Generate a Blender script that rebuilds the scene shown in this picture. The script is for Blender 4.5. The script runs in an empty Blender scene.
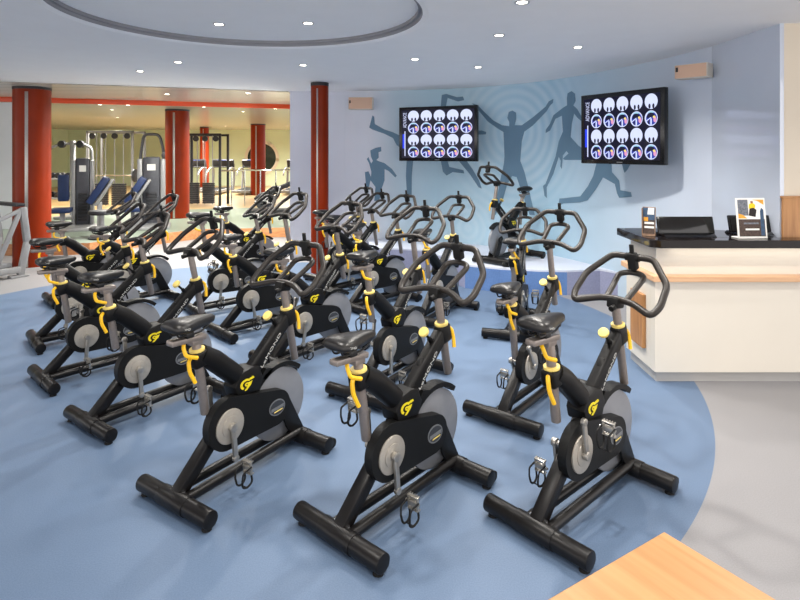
import bpy, bmesh, math, random
from mathutils import Vector, Matrix
random.seed(7)
S = bpy.context.scene
C = S.collection
F, H, CX, HY = 576.0, 1.623, 400.0, 151.5      # focal length (px), camera height, principal column, horizon row
ZC = 2.55                                      # ceiling height
R = math.radians

# ---------------------------------------------------------------- materials
def lin(h):
    h = h.lstrip('#'); o = []
    for i in (0, 2, 4):
        c = int(h[i:i+2], 16) / 255
        o.append(c / 12.92 if c <= .04045 else ((c + .055) / 1.055) ** 2.4)
    return (*o, 1)

def mat(name, col, rough=.5, metal=0, spec=.5, noise=.06, scale=30, emit=None, es=0, bump=0, bscale=200):
    m = bpy.data.materials.new(name); m.use_nodes = True
    nt = m.node_tree; b = nt.nodes['Principled BSDF']
    b.inputs['Roughness'].default_value = rough; b.inputs['Metallic'].default_value = metal
    b.inputs['Specular IOR Level'].default_value = spec
    tc = nt.nodes.new('ShaderNodeTexCoord')
    if noise:
        n = nt.nodes.new('ShaderNodeTexNoise'); n.inputs['Scale'].default_value = scale
        nt.links.new(tc.outputs['Object'], n.inputs['Vector'])
        r = nt.nodes.new('ShaderNodeValToRGB'); c = lin(col)
        r.color_ramp.elements[0].position = .3; r.color_ramp.elements[1].position = .7
        r.color_ramp.elements[0].color = tuple(x * (1 - noise) for x in c[:3]) + (1,)
        r.color_ramp.elements[1].color = tuple(min(1, x * (1 + noise)) for x in c[:3]) + (1,)
        nt.links.new(n.outputs['Fac'], r.inputs['Fac']); nt.links.new(r.outputs['Color'], b.inputs['Base Color'])
    else:
        b.inputs['Base Color'].default_value = lin(col)
    if emit:
        b.inputs['Emission Color'].default_value = lin(emit); b.inputs['Emission Strength'].default_value = es
    if bump:
        n2 = nt.nodes.new('ShaderNodeTexNoise'); n2.inputs['Scale'].default_value = bscale
        nt.links.new(tc.outputs['Object'], n2.inputs['Vector'])
        bp = nt.nodes.new('ShaderNodeBump'); bp.inputs['Strength'].default_value = bump; bp.inputs['Distance'].default_value = .002
        nt.links.new(n2.outputs['Fac'], bp.inputs['Height']); nt.links.new(bp.outputs['Normal'], b.inputs['Normal'])
    return m

def wood(name, c1, c2, rough=.35, axis='X', scale=3.0, rot=0, stretch=14):
    m = bpy.data.materials.new(name); m.use_nodes = True
    nt = m.node_tree; b = nt.nodes['Principled BSDF']; b.inputs['Roughness'].default_value = rough
    tc = nt.nodes.new('ShaderNodeTexCoord'); mp = nt.nodes.new('ShaderNodeMapping')
    mp.inputs['Rotation'].default_value = (0, 0, rot)
    mp.inputs['Scale'].default_value = {'X': (1, stretch, stretch), 'Y': (stretch, 1, stretch), 'Z': (stretch, stretch, 1)}[axis]
    n = nt.nodes.new('ShaderNodeTexNoise'); n.inputs['Scale'].default_value = scale; n.inputs['Detail'].default_value = 5
    n.inputs['Distortion'].default_value = .6
    r = nt.nodes.new('ShaderNodeValToRGB')
    r.color_ramp.elements[0].position = .3; r.color_ramp.elements[0].color = lin(c1)
    r.color_ramp.elements[1].position = .7; r.color_ramp.elements[1].color = lin(c2)
    nt.links.new(tc.outputs['Object'], mp.inputs['Vector']); nt.links.new(mp.outputs['Vector'], n.inputs['Vector'])
    nt.links.new(n.outputs['Fac'], r.inputs['Fac']); nt.links.new(r.outputs['Color'], b.inputs['Base Color'])
    return m

M = {}
M['black'] = mat('black_powder_coat', '0a0909', .48, 0, .25, .1, 60)
M['tube'] = mat('black_tube_paint', '0d0b0b', .38, 0, .3, .08, 40)
M['plastic'] = mat('black_plastic_cover', '0d0d0d', .52, 0, .25, .08, 40, bump=.15, bscale=400)
M['grip'] = mat('charcoal_bar_coating', '241f1b', .42, 0, .4, .12, 90)
M['rubber'] = mat('black_rubber', '131313', .7, 0, .3, .1, 60)
M['vinyl'] = mat('black_saddle_vinyl', '141211', .36, 0, .5, .1, 50, bump=.2)
M['post'] = mat('brushed_grey_post', '8b827c', .38, .55, .5, .06, 60)
M['alu'] = mat('silver_aluminium', 'aaa69f', .32, .8, .5, .06, 60)
M['disc'] = mat('silver_crank_disc', 'aaa49a', .4, .45, .5, .06, 40)
M['fly'] = mat('grey_flywheel_disc', '86888d', .4, .3, .5, .04, 20)
M['chrome'] = mat('chrome', 'd8d8d8', .15, 1, .5, 0)
M['yellow'] = mat('yellow_lever_plastic', 'f2bc13', .45, 0, .5, .05, 60)
M['lemon'] = mat('lemon_emblem_paint', 'dfcb1e', .45, 0, .4, .05, 60)
M['cream'] = mat('pale_yellow_ring', 'e9cf74', .5, 0, .5, .05, 60)
M['white_ink'] = mat('white_lettering', 'b4b4b0', .5, 0, .4, 0)
M['badge'] = mat('grey_badge', '77797b', .4, .3, .5, .1, 80)
M['badge_dark'] = mat('dark_badge_face', '34363a', .4, .1, .5, .1, 80)
M['red'] = mat('red_lacquer_column', '822808', .36, 0, .15, .1, 3)
M['ceiling'] = mat('ceiling_paint', 'f3f3f4', .8, 0, .2, .01, 4)
M['recess'] = mat('recess_paint', 'f3f3f4', .8, 0, .2, .01, 4)
M['greyrim'] = mat('recess_rim_grey', '8d8d91', .7, 0, .2, .02, 8)
M['wallgrey'] = mat('blue_grey_wall_paint', 'c8d0de', .06, 0, 1.0, .02, 2)
M['wallbeige'] = mat('beige_wall_paint', 'd8cdbb', .6, 0, .3, .02, 3)
M['wallpale'] = mat('pale_wall_paint', 'dfe3e6', .6, 0, .3, .02, 3)
M['wallgreen'] = mat('pale_green_wall', 'd3dfbe', .5, 0, .3, .05, 1.2)
M['orange'] = mat('orange_trim_paint', 'd8481a', .35, 0, .5, .05, 4)
M['counter_white'] = mat('white_counter_laminate', 'd8d1c4', .4, 0, .5, .015, 3)
M['counter_grey'] = mat('grey_plinth_laminate', 'a9a7a4', .3, 0, .5, .03, 5)
M['granite'] = mat('black_polished_counter_stone', '181312', .08, 0, .6, .5, 160)
M['screen_off'] = mat('dark_screen_glass', '0d0c0c', .1, 0, .5, 0)
M['bezel'] = mat('black_gloss_bezel', '0e0e10', .2, 0, .5, 0)
M['speaker'] = mat('beige_speaker_face', 'd8b49b', .6, 0, .3, .03, 200)
M['speaker_side'] = mat('pale_speaker_case', 'd9d2c6', .5, 0, .3, .02, 40)
M['peach'] = wood('peach_wood_ledge', 'c69a74', 'd8b08a', .4, 'X', 2.5)
M['oak'] = wood('pale_oak_table_top', 'a97a46', 'ba8c58', .4, 'X', 2.2, R(0), 16)
M['walnut'] = wood('brown_wood_panel', '9a6a3e', 'b98756', .4, 'Z', 2.5)
M['step'] = wood('brown_wood_step', 'a06a42', 'c38a5c', .4, 'X', 1.5)
M['pad_blue'] = mat('navy_blue_pad', '16284f', .5, 0, .4, .1, 30)
M['gym_silver'] = mat('silver_machine_frame', '8f8f90', .4, .3, .5, .05, 20)
M['gym_grey'] = mat('dark_grey_machine_shroud', '45464d', .45, .2, .5, .08, 20)
M['gym_dark'] = mat('dark_machine_part', '26262a', .5, 0, .4, .1, 30)
M['mirror_round'] = mat('dark_round_mirror', '3a4036', .15, .6, .5, .1, 3)
M['lamp'] = mat('lit_downlight_lens', 'fff6e6', .5, emit='fff3df', es=14, noise=0)
M['lamp_ring'] = mat('downlight_trim_ring', 'b8b8ba', .3, .6, .5, 0)
M['ink'] = mat('dark_print_ink', '241d1c', .6, 0, .3, .2, 60)
M['card'] = mat('white_card', 'eceae4', .5, 0, .3, .02, 30)
M['ink_brown'] = mat('brown_print_ink', '4b3d36', .6, 0, .3, .35, 90)
M['ink_grey'] = mat('grey_print_ink', '6c7078', .6, 0, .3, .4, 90)
M['ink_orange'] = mat('orange_print_ink', 'e2a33c', .6, 0, .3, .15, 60)
M['ink_yellow'] = mat('yellow_print_ink', 'f3c81f', .6, 0, .3, .1, 60)
M['ink_blue'] = mat('blue_print_ink', '39506b', .6, 0, .3, .2, 60)
M['ink_skin'] = mat('skin_print_ink', '9c6a4c', .6, 0, .3, .1, 60)
M['leaflet'] = mat('tan_leaflet_side', '9a7e69', .6, 0, .3, .2, 40)
def emis(name, col, s):
    return mat(name, '050505', .3, 0, .3, 0, emit=col, es=s)
M['scr'] = emis('screen_navy_glow', '0a0a30', .5)
M['scr_white'] = emis('screen_pale_lavender', 'd4dcff', .82)
M['scr_blue'] = emis('screen_blue', '2a3da8', .8)
M['scr_cyan'] = emis('screen_pale_cyan', 'a6dcf4', .7)
M['scr_pink'] = emis('screen_pink', 'f2a6cf', .7)
M['scr_yel'] = emis('screen_yellow', 'ffe27a', .8)
M['scr_dark'] = emis('screen_dark_figure', '10123c', .5)
M['scr_bar'] = emis('screen_bright_blue', '1f3ee0', 1.0)
M['tread_screen'] = emis('treadmill_screen_blue', '5a78d8', 1.1)

# ---------------------------------------------------------------- mesh helpers
def add_box(bm, c, s, mtx=None, bev=0, mi=0):
    m = Matrix.Translation(Vector(c)) @ (mtx.to_4x4() if mtx else Matrix()) @ Matrix.Diagonal((*s, 1))
    r = bmesh.ops.create_cube(bm, size=1, matrix=m)
    fs = {f for v in r['verts'] for f in v.link_faces}
    if bev:
        es = {e for v in r['verts'] for e in v.link_edges}
        rr = bmesh.ops.bevel(bm, geom=list(es), offset=bev, segments=2, affect='EDGES', profile=.5)
        fs = set(rr['faces']) | {f for f in fs if f.is_valid}
    for f in fs:
        f.material_index = mi
    return fs

def frame(d, up=(0, 1, 0)):
    d = Vector(d).normalized(); u = Vector(up)
    if abs(d.dot(u)) > .97: u = Vector((1, 0, 0))
    x = u.cross(d).normalized(); y = d.cross(x)
    return Matrix((x, y, d)).transposed()          # columns: x, y, d

def add_bar(bm, p, q, w, h, up=(0, 1, 0), bev=.004, mi=0):
    """box from p to q; w across (perpendicular to up), h along up"""
    p, q = Vector(p), Vector(q)
    return add_box(bm, (p + q) / 2, (w, h, (q - p).length), frame(q - p, up), bev, mi)

def add_cyl(bm, p, q, r, r2=None, n=16, bev=0, mi=0):
    p, q = Vector(p), Vector(q); r2 = r if r2 is None else r2
    m = Matrix.Translation((p + q) / 2) @ frame(q - p).to_4x4()
    g = bmesh.ops.create_cone(bm, cap_ends=True, segments=n, radius1=r, radius2=r2, depth=(q - p).length, matrix=m)
    fs = {f for v in g['verts'] for f in v.link_faces}
    if bev:
        es = {e for f in fs if len(f.verts) > 4 for e in f.edges}
        bmesh.ops.bevel(bm, geom=list(es), offset=bev, segments=2, affect='EDGES', profile=.5)
        fs = {f for f in fs if f.is_valid}
    for f in fs: f.material_index = mi; f.smooth = True
    return fs

def rounded(pts, rad, n=5, closed=False):
    P = [Vector(p) for p in pts]; out = []
    N = len(P)
    for i in range(N):
        if not closed and i in (0, N - 1): out.append(P[i]); continue
        a, b, c = P[i - 1], P[i], P[(i + 1) % N]
        d1, d2 = (a - b), (c - b)
        k = min(rad, d1.length * .49, d2.length * .49)
        s, e = b + d1.normalized() * k, b + d2.normalized() * k
        for j in range(n + 1):
            t = j / n
            out.append(s * (1 - t) ** 2 + b * 2 * t * (1 - t) + e * t * t)
    return out

def sweep(bm, pts, r, n=10, closed=False, caps=True, mi=0):
    P = [Vector(p) for p in pts]; N = len(P); rings = []
    up = None
    for i in range(N):
        if closed: t = (P[(i + 1) % N] - P[i - 1])
        else: t = P[min(i + 1, N - 1)] - P[max(i - 1, 0)]
        t.normalize()
        if up is None:
            up = Vector((0, 0, 1)) if abs(t.z) < .9 else Vector((1, 0, 0))
        x = up.cross(t).normalized(); y = t.cross(x); up = y
        rr = r[i] if isinstance(r, (list, tuple)) else r
        rings.append([bm.verts.new(P[i] + x * math.cos(2 * math.pi * k / n) * rr + y * math.sin(2 * math.pi * k / n) * rr) for k in range(n)])
    for i in range(N if closed else N - 1):
        A, B = rings[i], rings[(i + 1) % N]
        off = 0
        if closed and i == N - 1:
            off = min(range(n), key=lambda o: sum((A[k].co - B[(k + o) % n].co).length for k in range(n)))
        for k in range(n):
            f = bm.faces.new((A[k], A[(k + 1) % n], B[(k + 1 + off) % n], B[(k + off) % n])); f.smooth = True; f.material_index = mi
    if caps and not closed:
        for rg in (rings[0][::-1], rings[-1]):
            f = bm.faces.new(rg); f.material_index = mi

def add_prism(bm, poly, a, b, plane='xz', mi=0, bev=0):
    """polygon in a plane, extruded between a and b along the third axis"""
    def p3(u, v, w):
        return {'xz': (u, w, v), 'xy': (u, v, w), 'yz': (w, u, v)}[plane]
    A = [bm.verts.new(p3(u, v, a)) for u, v in poly]; B = [bm.verts.new(p3(u, v, b)) for u, v in poly]
    n = len(poly); fs = [bm.faces.new(A), bm.faces.new(B[::-1])]
    for i in range(n): fs.append(bm.faces.new((A[i], B[i], B[(i + 1) % n], A[(i + 1) % n])))
    if bev:
        es = set(fs[0].edges) | set(fs[1].edges)
        r = bmesh.ops.bevel(bm, geom=list(es), offset=bev, segments=2, affect='EDGES', profile=.5)
        fs = [f for f in fs if f.is_valid] + list(r['faces'])
    for f in fs: f.material_index = mi
    return fs

def finish(bm, smooth=None):
    bmesh.ops.recalc_face_normals(bm, faces=bm.faces)

def obj(name, bm, mats, parent=None, loc=(0, 0, 0), smooth=35):
    bmesh.ops.recalc_face_normals(bm, faces=bm.faces)
    me = bpy.data.meshes.new(name); bm.to_mesh(me); bm.free()
    for m in (mats if isinstance(mats, (list, tuple)) else [mats]):
        me.materials.append(M[m] if isinstance(m, str) else m)
    if smooth:
        me.shade_smooth(); me.set_sharp_from_angle(angle=R(smooth))
    o = bpy.data.objects.new(name, me); C.objects.link(o); o.location = loc
    if parent: o.parent = parent
    return o

def B(): return bmesh.new()

def tag(o, label=None, cat=None, group=None, kind=None):
    if label: o['label'] = label
    if cat: o['category'] = cat
    if group: o['group'] = group
    if kind: o['kind'] = kind
    return o

def thing(name, label, cat, loc=(0, 0, 0), rz=0, group=None, kind=None):
    o = bpy.data.objects.new(name, None); C.objects.link(o)
    o.empty_display_size = .1
    o.location = loc; o.rotation_euler = (0, 0, rz)
    return tag(o, label, cat, group, kind)

def world(u, v, z):            # point at height z seen at pixel column u, row v
    d = F * (H - z) / (v - HY)
    return Vector(((u - CX) * d / F, d, z))

# ---------------------------------------------------------------- camera
cam = bpy.data.cameras.new('camera'); co = bpy.data.objects.new('camera', cam); C.objects.link(co)
co.location = (0, 0, H); co.rotation_euler = (R(90), 0, 0)
cam.sensor_width = 36; cam.lens = F / 800 * 36; cam.shift_y = -(300 - HY) / 800
cam.clip_start = .02; cam.clip_end = 200
S.camera = co

# ---------------------------------------------------------------- floor (grey with the big blue disc inlaid)
def floor_material():
    m = bpy.data.materials.new('studio_floor_vinyl'); m.use_nodes = True
    nt = m.node_tree; b = nt.nodes['Principled BSDF']; L = nt.links.new
    tc = nt.nodes.new('ShaderNodeTexCoord')
    dist = nt.nodes.new('ShaderNodeVectorMath'); dist.operation = 'DISTANCE'
    dist.inputs[1].default_value = (-1.385, 4.871, 0)
    L(tc.outputs['Object'], dist.inputs[0])
    lt = nt.nodes.new('ShaderNodeMath'); lt.operation = 'LESS_THAN'; lt.inputs[1].default_value = 3.554
    L(dist.outputs['Value'], lt.inputs[0])
    n = nt.nodes.new('ShaderNodeTexNoise'); n.inputs['Scale'].default_value = 180; n.inputs['Detail'].default_value = 3
    L(tc.outputs['Object'], n.inputs['Vector'])
    def ramp(c1, c2):
        r = nt.nodes.new('ShaderNodeValToRGB'); r.color_ramp.elements[0].position = .35; r.color_ramp.elements[1].position = .65
        r.color_ramp.elements[0].color = lin(c1); r.color_ramp.elements[1].color = lin(c2); L(n.outputs['Fac'], r.inputs['Fac']); return r
    g = ramp('838284', '8b8a8c'); bl = ramp('566983', '5f728b')
    mx = nt.nodes.new('ShaderNodeMix'); mx.data_type = 'RGBA'
    L(lt.outputs[0], mx.inputs['Factor']); L(g.outputs['Color'], mx.inputs['A']); L(bl.outputs['Color'], mx.inputs['B'])
    L(mx.outputs['Result'], b.inputs['Base Color'])
    b.inputs['Roughness'].default_value = .5
    b.inputs['Specular IOR Level'].default_value = .28
    return m
bm = B(); add_box(bm, (-3, 10.5, -.05), (26, 29, .1))
tag(obj('floor', bm, floor_material(), smooth=0), kind='structure')

# ---------------------------------------------------------------- ceiling with round recess
RC, RR = (-1.06, 3.95), 1.215
def ceiling():
    bm = B(); n = 128
    x0, x1, y0, y1 = -16, 5, -4, 25
    inner, outer = [], []
    for k in range(n):
        a = 2 * math.pi * k / n; dx, dy = math.cos(a), math.sin(a)
        ts = [((x1 if dx > 0 else x0) - RC[0]) / dx if abs(dx) > 1e-9 else 1e9, ((y1 if dy > 0 else y0) - RC[1]) / dy if abs(dy) > 1e-9 else 1e9]
        t = min(ts)
        inner.append((RC[0] + dx * RR, RC[1] + dy * RR)); outer.append((RC[0] + dx * t, RC[1] + dy * t))
    def ring(pts, z): return [bm.verts.new((x, y, z)) for x, y in pts]
    sc = lambda k: [(RC[0] + (x - RC[0]) * k, RC[1] + (y - RC[1]) * k) for x, y in inner]
    rings = [(ring(outer, ZC), 0), (ring(sc(1.035), ZC), 0), (ring(inner, ZC + .012), 0), (ring(sc(.995), ZC + .035), 1), (ring(sc(.975), ZC + .035), 1)]
    for (A, _), (Bq, mi) in zip(rings, rings[1:]):
        for k in range(n):
            f = bm.faces.new((A[k], A[(k + 1) % n], Bq[(k + 1) % n], Bq[k])); f.material_index = mi
    A = rings[-1][0]
    top = ring(sc(.975), ZC + .06)
    for k in range(n):
        f = bm.faces.new((A[k], A[(k + 1) % n], top[(k + 1) % n], top[k])); f.material_index = 1
    f = bm.faces.new(top); f.material_index = 2
    return obj('ceiling', bm, ['ceiling', 'greyrim', 'recess'], smooth=0)
tag(ceiling(), kind='structure')

# strip ceiling over the gym beyond the studio
def strip_material():
    m = bpy.data.materials.new('glossy_strip_ceiling'); m.use_nodes = True
    nt = m.node_tree; b = nt.nodes['Principled BSDF']; L = nt.links.new
    tc = nt.nodes.new('ShaderNodeTexCoord'); w = nt.nodes.new('ShaderNodeTexWave'); w.wave_type = 'BANDS'; w.bands_direction = 'Y'
    w.inputs['Scale'].default_value = 1.6
    L(tc.outputs['Object'], w.inputs['Vector'])
    r = nt.nodes.new('ShaderNodeValToRGB'); r.color_ramp.elements[0].color = lin('9c9790'); r.color_ramp.elements[1].color = lin('c4beb4')
    r.color_ramp.elements[0].position = .0; r.color_ramp.elements[1].position = .25
    L(w.outputs['Fac'], r.inputs['Fac']); L(r.outputs['Color'], b.inputs['Base Color']); b.inputs['Roughness'].default_value = .25
    return m
M['strip'] = strip_material()
bm = B(); add_prism(bm, [(-14, 4.6), (-1.72, 8.82), (-1.72, 24.5), (-14, 24.5)], ZC - .012, ZC - .004, 'xy')
tag(obj('ceiling_strip', bm, 'strip', smooth=0), kind='structure')

# ---------------------------------------------------------------- curved mural wall
base = [(-1.69, 8.85), (-.85, 8.9), (0, 8.75), (.88, 8.45), (1.4, 8.08), (1.85, 7.63), (2.2, 7.03), (2.45, 6.35), (2.65, 5.7), (2.75, 5.08)]
def catmull(P, n=5):
    out = []
    for i in range(len(P) - 1):
        p0 = P[max(i - 1, 0)]; p1 = P[i]; p2 = P[i + 1]; p3 = P[min(i + 2, len(P) - 1)]
        for j in range(n):
            t = j / n
            out.append(tuple(.5 * ((2 * b) + (c - a) * t + (2 * a - 5 * b + 4 * c - d) * t * t + (-a + 3 * b - 3 * c + d) * t ** 3) for a, b, c, d in zip(p0, p1, p2, p3)))
    out.append(P[-1]); return out
WALL = catmull(base)
def wall_hit(u):
    t = (u - CX) / F
    for (x0, y0), (x1, y1) in zip(WALL, WALL[1:]):
        den = (x1 - x0) - t * (y1 - y0)
        if abs(den) < 1e-9: continue
        s = (t * y0 - x0) / den
        if -1e-6 <= s <= 1 + 1e-6:
            nx, ny = -(y1 - y0), (x1 - x0); l = math.hypot(nx, ny); nx, ny = nx / l, ny / l
            x, y = x0 + s * (x1 - x0), y0 + s * (y1 - y0)
            if nx * x + ny * y > 0: nx, ny = -nx, -ny
            return x, y, nx, ny
    return None
def mural_material():
    m = bpy.data.materials.new('mural_wallcovering'); m.use_nodes = True
    nt = m.node_tree; b = nt.nodes['Principled BSDF']; L = nt.links.new
    tc = nt.nodes.new('ShaderNodeTexCoord'); sep = nt.nodes.new('ShaderNodeSeparateXYZ'); L(tc.outputs['Object'], sep.inputs[0])
    r = nt.nodes.new('ShaderNodeValToRGB'); cr = r.color_ramp            # printed colour runs from lilac grey to blue and back
    mp = nt.nodes.new('ShaderNodeMapRange'); mp.inputs['From Min'].default_value = -1.7; mp.inputs['From Max'].default_value = 2.75
    L(sep.outputs['X'], mp.inputs['Value']); L(mp.outputs['Result'], r.inputs['Fac'])
    stops = [(0, 'd6d9e4'), (.28, 'd8dce6'), (.37, 'bfd2df'), (.5, 'b0cede'), (.62, 'b2d0e0'), (.82, 'a2c5da'), (.93, 'bccfdf'), (1, 'd0d8e6')]
    cr.elements[0].position = 0; cr.elements[0].color = lin(stops[0][1]); cr.elements[1].position = 1; cr.elements[1].color = lin(stops[-1][1])
    for p, c in stops[1:-1]: cr.elements.new(p).color = lin(c)
    col = r.outputs['Color']
    def rings(cu, cv, freq, rmax, amt, col):
        x, y, _, _ = wall_hit(cu); z = H - (cv - HY) * y / F
        d = nt.nodes.new('ShaderNodeVectorMath'); d.operation = 'DISTANCE'; d.inputs[1].default_value = (x, y, z); L(tc.outputs['Object'], d.inputs[0])
        mu = nt.nodes.new('ShaderNodeMath'); mu.operation = 'MULTIPLY'; mu.inputs[1].default_value = freq; L(d.outputs['Value'], mu.inputs[0])
        sn = nt.nodes.new('ShaderNodeMath'); sn.operation = 'SINE'; L(mu.outputs[0], sn.inputs[0])
        fa = nt.nodes.new('ShaderNodeMapRange'); fa.inputs['From Min'].default_value = rmax * .55; fa.inputs['From Max'].default_value = rmax
        fa.inputs['To Min'].default_value = amt; fa.inputs['To Max'].default_value = 0; L(d.outputs['Value'], fa.inputs['Value'])
        m1 = nt.nodes.new('ShaderNodeMath'); m1.operation = 'MULTIPLY_ADD'; L(sn.outputs[0], m1.inputs[0]); m1.inputs[1].default_value = .5; m1.inputs[2].default_value = .5
        m2 = nt.nodes.new('ShaderNodeMath'); m2.operation = 'MULTIPLY'; L(m1.outputs[0], m2.inputs[0]); L(fa.outputs['Result'], m2.inputs[1])
        mx = nt.nodes.new('ShaderNodeMix'); mx.data_type = 'RGBA'; L(m2.outputs[0], mx.inputs['Factor']); L(col, mx.inputs['A'])
        mx.inputs['B'].default_value = lin('dbe6ee'); return mx.outputs['Result']
    col = rings(513, 132, 48, 1.3, .32, col)
    col = rings(468, 228, 55, .55, .22, col)
    n = nt.nodes.new('ShaderNodeTexNoise'); n.inputs['Scale'].default_value = 1.3; L(tc.outputs['Object'], n.inputs['Vector'])
    nr = nt.nodes.new('ShaderNodeMapRange'); nr.inputs['To Min'].default_value = .9; nr.inputs['To Max'].default_value = 1.1; L(n.outputs['Fac'], nr.inputs['Value'])
    mm = nt.nodes.new('ShaderNodeMix'); mm.data_type = 'RGBA'; mm.blend_type = 'MULTIPLY'; mm.inputs['Factor'].default_value = 1
    L(col, mm.inputs['A']); L(nr.outputs['Result'], mm.inputs['B']); L(mm.outputs['Result'], b.inputs['Base Color'])
    b.inputs['Roughness'].default_value = .5; b.inputs['Specular IOR Level'].default_value = .3
    return m
def zmap(pts, ox, oy, sc): return [(ox + x * sc, oy + y * sc) for x, y in pts]
za = lambda p: zmap(p, 340, 85, 140 / 646)
zb = lambda p: zmap(p, 470, 85, 170 / 785)
FIG = [
 za([(140, 302), (165, 290), (190, 285), (191, 306), (178, 310), (179, 335), (168, 346), (180, 352), (205, 360), (240, 387), (262, 418), (256, 427), (225, 397), (206, 388), (206, 440), (192, 480), (182, 535), (158, 535), (164, 470), (141, 440), (132, 480), (124, 510), (114, 505), (119, 450), (115, 402), (132, 398), (143, 425), (145, 400), (134, 360), (124, 342), (131, 332), (144, 362), (152, 350), (143, 330)]),
 za([(150, 140), (158, 146), (161, 180), (205, 205), (245, 218), (280, 235), (280, 290), (262, 278), (245, 245), (205, 225), (150, 206), (135, 196)]),
 za([(308, 346), (338, 346), (332, 420), (331, 520), (310, 520), (304, 420)]),
 za([(465, 346), (495, 346), (505, 378), (570, 393), (574, 408), (520, 402), (492, 418), (475, 400)]),
 za([(545, 346), (582, 346), (612, 388), (642, 440), (655, 478), (640, 472), (600, 412)]),
 za([(464, 110), (470, 46), (490, 41), (540, 56), (568, 53), (574, 70), (545, 76), (497, 60), (487, 110)]),
 zb([(20, 212), (55, 210), (76, 217), (74, 228), (20, 230)]),
 zb([(10, 84), (36, 92), (62, 120), (110, 165), (150, 186), (182, 190), (182, 172), (173, 152), (180, 124), (197, 118), (213, 128), (214, 158), (207, 186), (240, 186), (290, 150), (350, 100), (364, 76), (386, 64), (384, 82), (370, 96), (354, 122), (290, 188), (252, 215), (240, 260), (233, 350), (252, 400), (272, 480), (300, 600), (276, 600), (255, 540), (216, 425), (195, 420), (172, 460), (150, 540), (118, 600), (105, 600), (128, 500), (140, 440), (156, 370), (160, 330), (155, 217), (130, 202), (82, 168), (46, 124)]),
 zb([(448, 60), (452, 38), (470, 28), (486, 40), (489, 74), (478, 94), (497, 112), (524, 160), (520, 172), (496, 150), (482, 132), (471, 180), (466, 240), (500, 278), (530, 300), (530, 346), (440, 346), (429, 341), (456, 316), (446, 305), (430, 325), (425, 388), (418, 376), (420, 350), (411, 332), (386, 410), (355, 472), (356, 522), (345, 512), (338, 466), (350, 456), (396, 330), (411, 260), (430, 215), (425, 142), (396, 156), (371, 210), (350, 222), (351, 206), (370, 180), (386, 140), (430, 105), (449, 94)]),
 zb([(585, 362), (655, 362), (657, 402), (690, 440), (696, 486), (745, 495), (749, 516), (690, 521), (680, 500), (670, 457), (616, 427), (582, 482), (545, 532), (510, 542), (432, 547), (408, 560), (414, 524), (432, 523), (510, 514), (545, 468), (570, 420)]),
 zb([(703, 366), (742, 366), (728, 392), (714, 406)]),
]
def mural_wall():
    bm = B(); zs = (0, ZC + .02)
    cols = [[bm.verts.new((x, y, z)) for z in zs] for x, y in WALL]
    for a, b in zip(cols, cols[1:]):
        f = bm.faces.new((a[0], b[0], b[1], a[1])); f.material_index = 0
    back = []
    for (x, y) in WALL: back.append((x + .12, y + .25))
    bc = [[bm.verts.new((x, y, z)) for z in zs] for x, y in back]
    for a, b in zip(bc, bc[1:]): bm.faces.new((a[0], a[1], b[1], b[0])).material_index = 0
    for a, b in zip(list(zip(cols, bc)), list(zip(cols, bc))[1:]):
        bm.faces.new((a[0][1], b[0][1], b[1][1], a[1][1])); bm.faces.new((a[0][0], a[1][0], b[1][0], b[0][0]))
    for i in (0, -1): bm.faces.new((cols[i][0], cols[i][1], bc[i][1], bc[i][0]))
    us = [CX + F * x / y for x, y in WALL]
    for fig in FIG:
        t = B(); f = t.faces.new([t.verts.new((u, v, 0)) for u, v in fig]); f.normal_update()
        bmesh.ops.triangulate(t, faces=[f], ngon_method='EAR_CLIP')
        for u in us:
            bmesh.ops.bisect_plane(t, geom=t.verts[:] + t.edges[:] + t.faces[:], plane_co=(u, 0, 0), plane_no=(1, 0, 0))
        vm = {}
        for v in t.verts:
            x, y, nx, ny = wall_hit(v.co.x)
            vm[v] = bm.verts.new((x + nx * .004, y + ny * .004, H - (v.co.y - HY) * y / F))
        for f in t.faces: bm.faces.new([vm[v] for v in f.verts]).material_index = 1
        t.free()
    me = bpy.data.meshes.new('wall_back'); bm.to_mesh(me); bm.free()
    me.materials.append(mural_material()); me.materials.append(mat('mural_figure_ink', '66859c', .5, 0, .3, .07, 2))
    o = bpy.data.objects.new('wall_back', me); C.objects.link(o); return o
tag(mural_wall(), 'curved blue mural wall printed with dark athlete silhouettes and pale rings', kind='structure')

bm = B(); add_box(bm, (2.765, 4.625, 1.275), (.03, .91, ZC))
tag(obj('wall_right', bm, 'wallgrey', smooth=0), kind='structure')
bm = B(); add_box(bm, (4.181, 4.272, 1.275), (2.8, .204, ZC))
tag(obj('wall_corner', bm, 'wallbeige', smooth=0), kind='structure')
bm = B(); add_box(bm, (-1.69 + .1, 10.4, 1.275), (.2, 2.9, ZC))
tag(obj('wall_gym_side', bm, 'wallpale', smooth=0), kind='structure')

# ---------------------------------------------------------------- gym beyond: raised floor, walls, band, columns
def zone_material():
    m = bpy.data.materials.new('gym_floor'); m.use_nodes = True
    nt = m.node_tree; b = nt.nodes['Principled BSDF']; L = nt.links.new
    tc = nt.nodes.new('ShaderNodeTexCoord')
    d = nt.nodes.new('ShaderNodeVectorMath'); d.operation = 'DISTANCE'; d.inputs[1].default_value = (-1.5, 5.5, .18); L(tc.outputs['Object'], d.inputs[0])
    lt = nt.nodes.new('ShaderNodeMath'); lt.operation = 'LESS_THAN'; lt.inputs[1].default_value = 9.6; L(d.outputs['Value'], lt.inputs[0])
    mx = nt.nodes.new('ShaderNodeMix'); mx.data_type = 'RGBA'; L(lt.outputs[0], mx.inputs['Factor'])
    mx.inputs['A'].default_value = lin('c4a678'); mx.inputs['B'].default_value = lin('7f8b7c'); L(mx.outputs['Result'], b.inputs['Base Color'])
    b.inputs['Roughness'].default_value = .35; return m
ZR = .18
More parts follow.
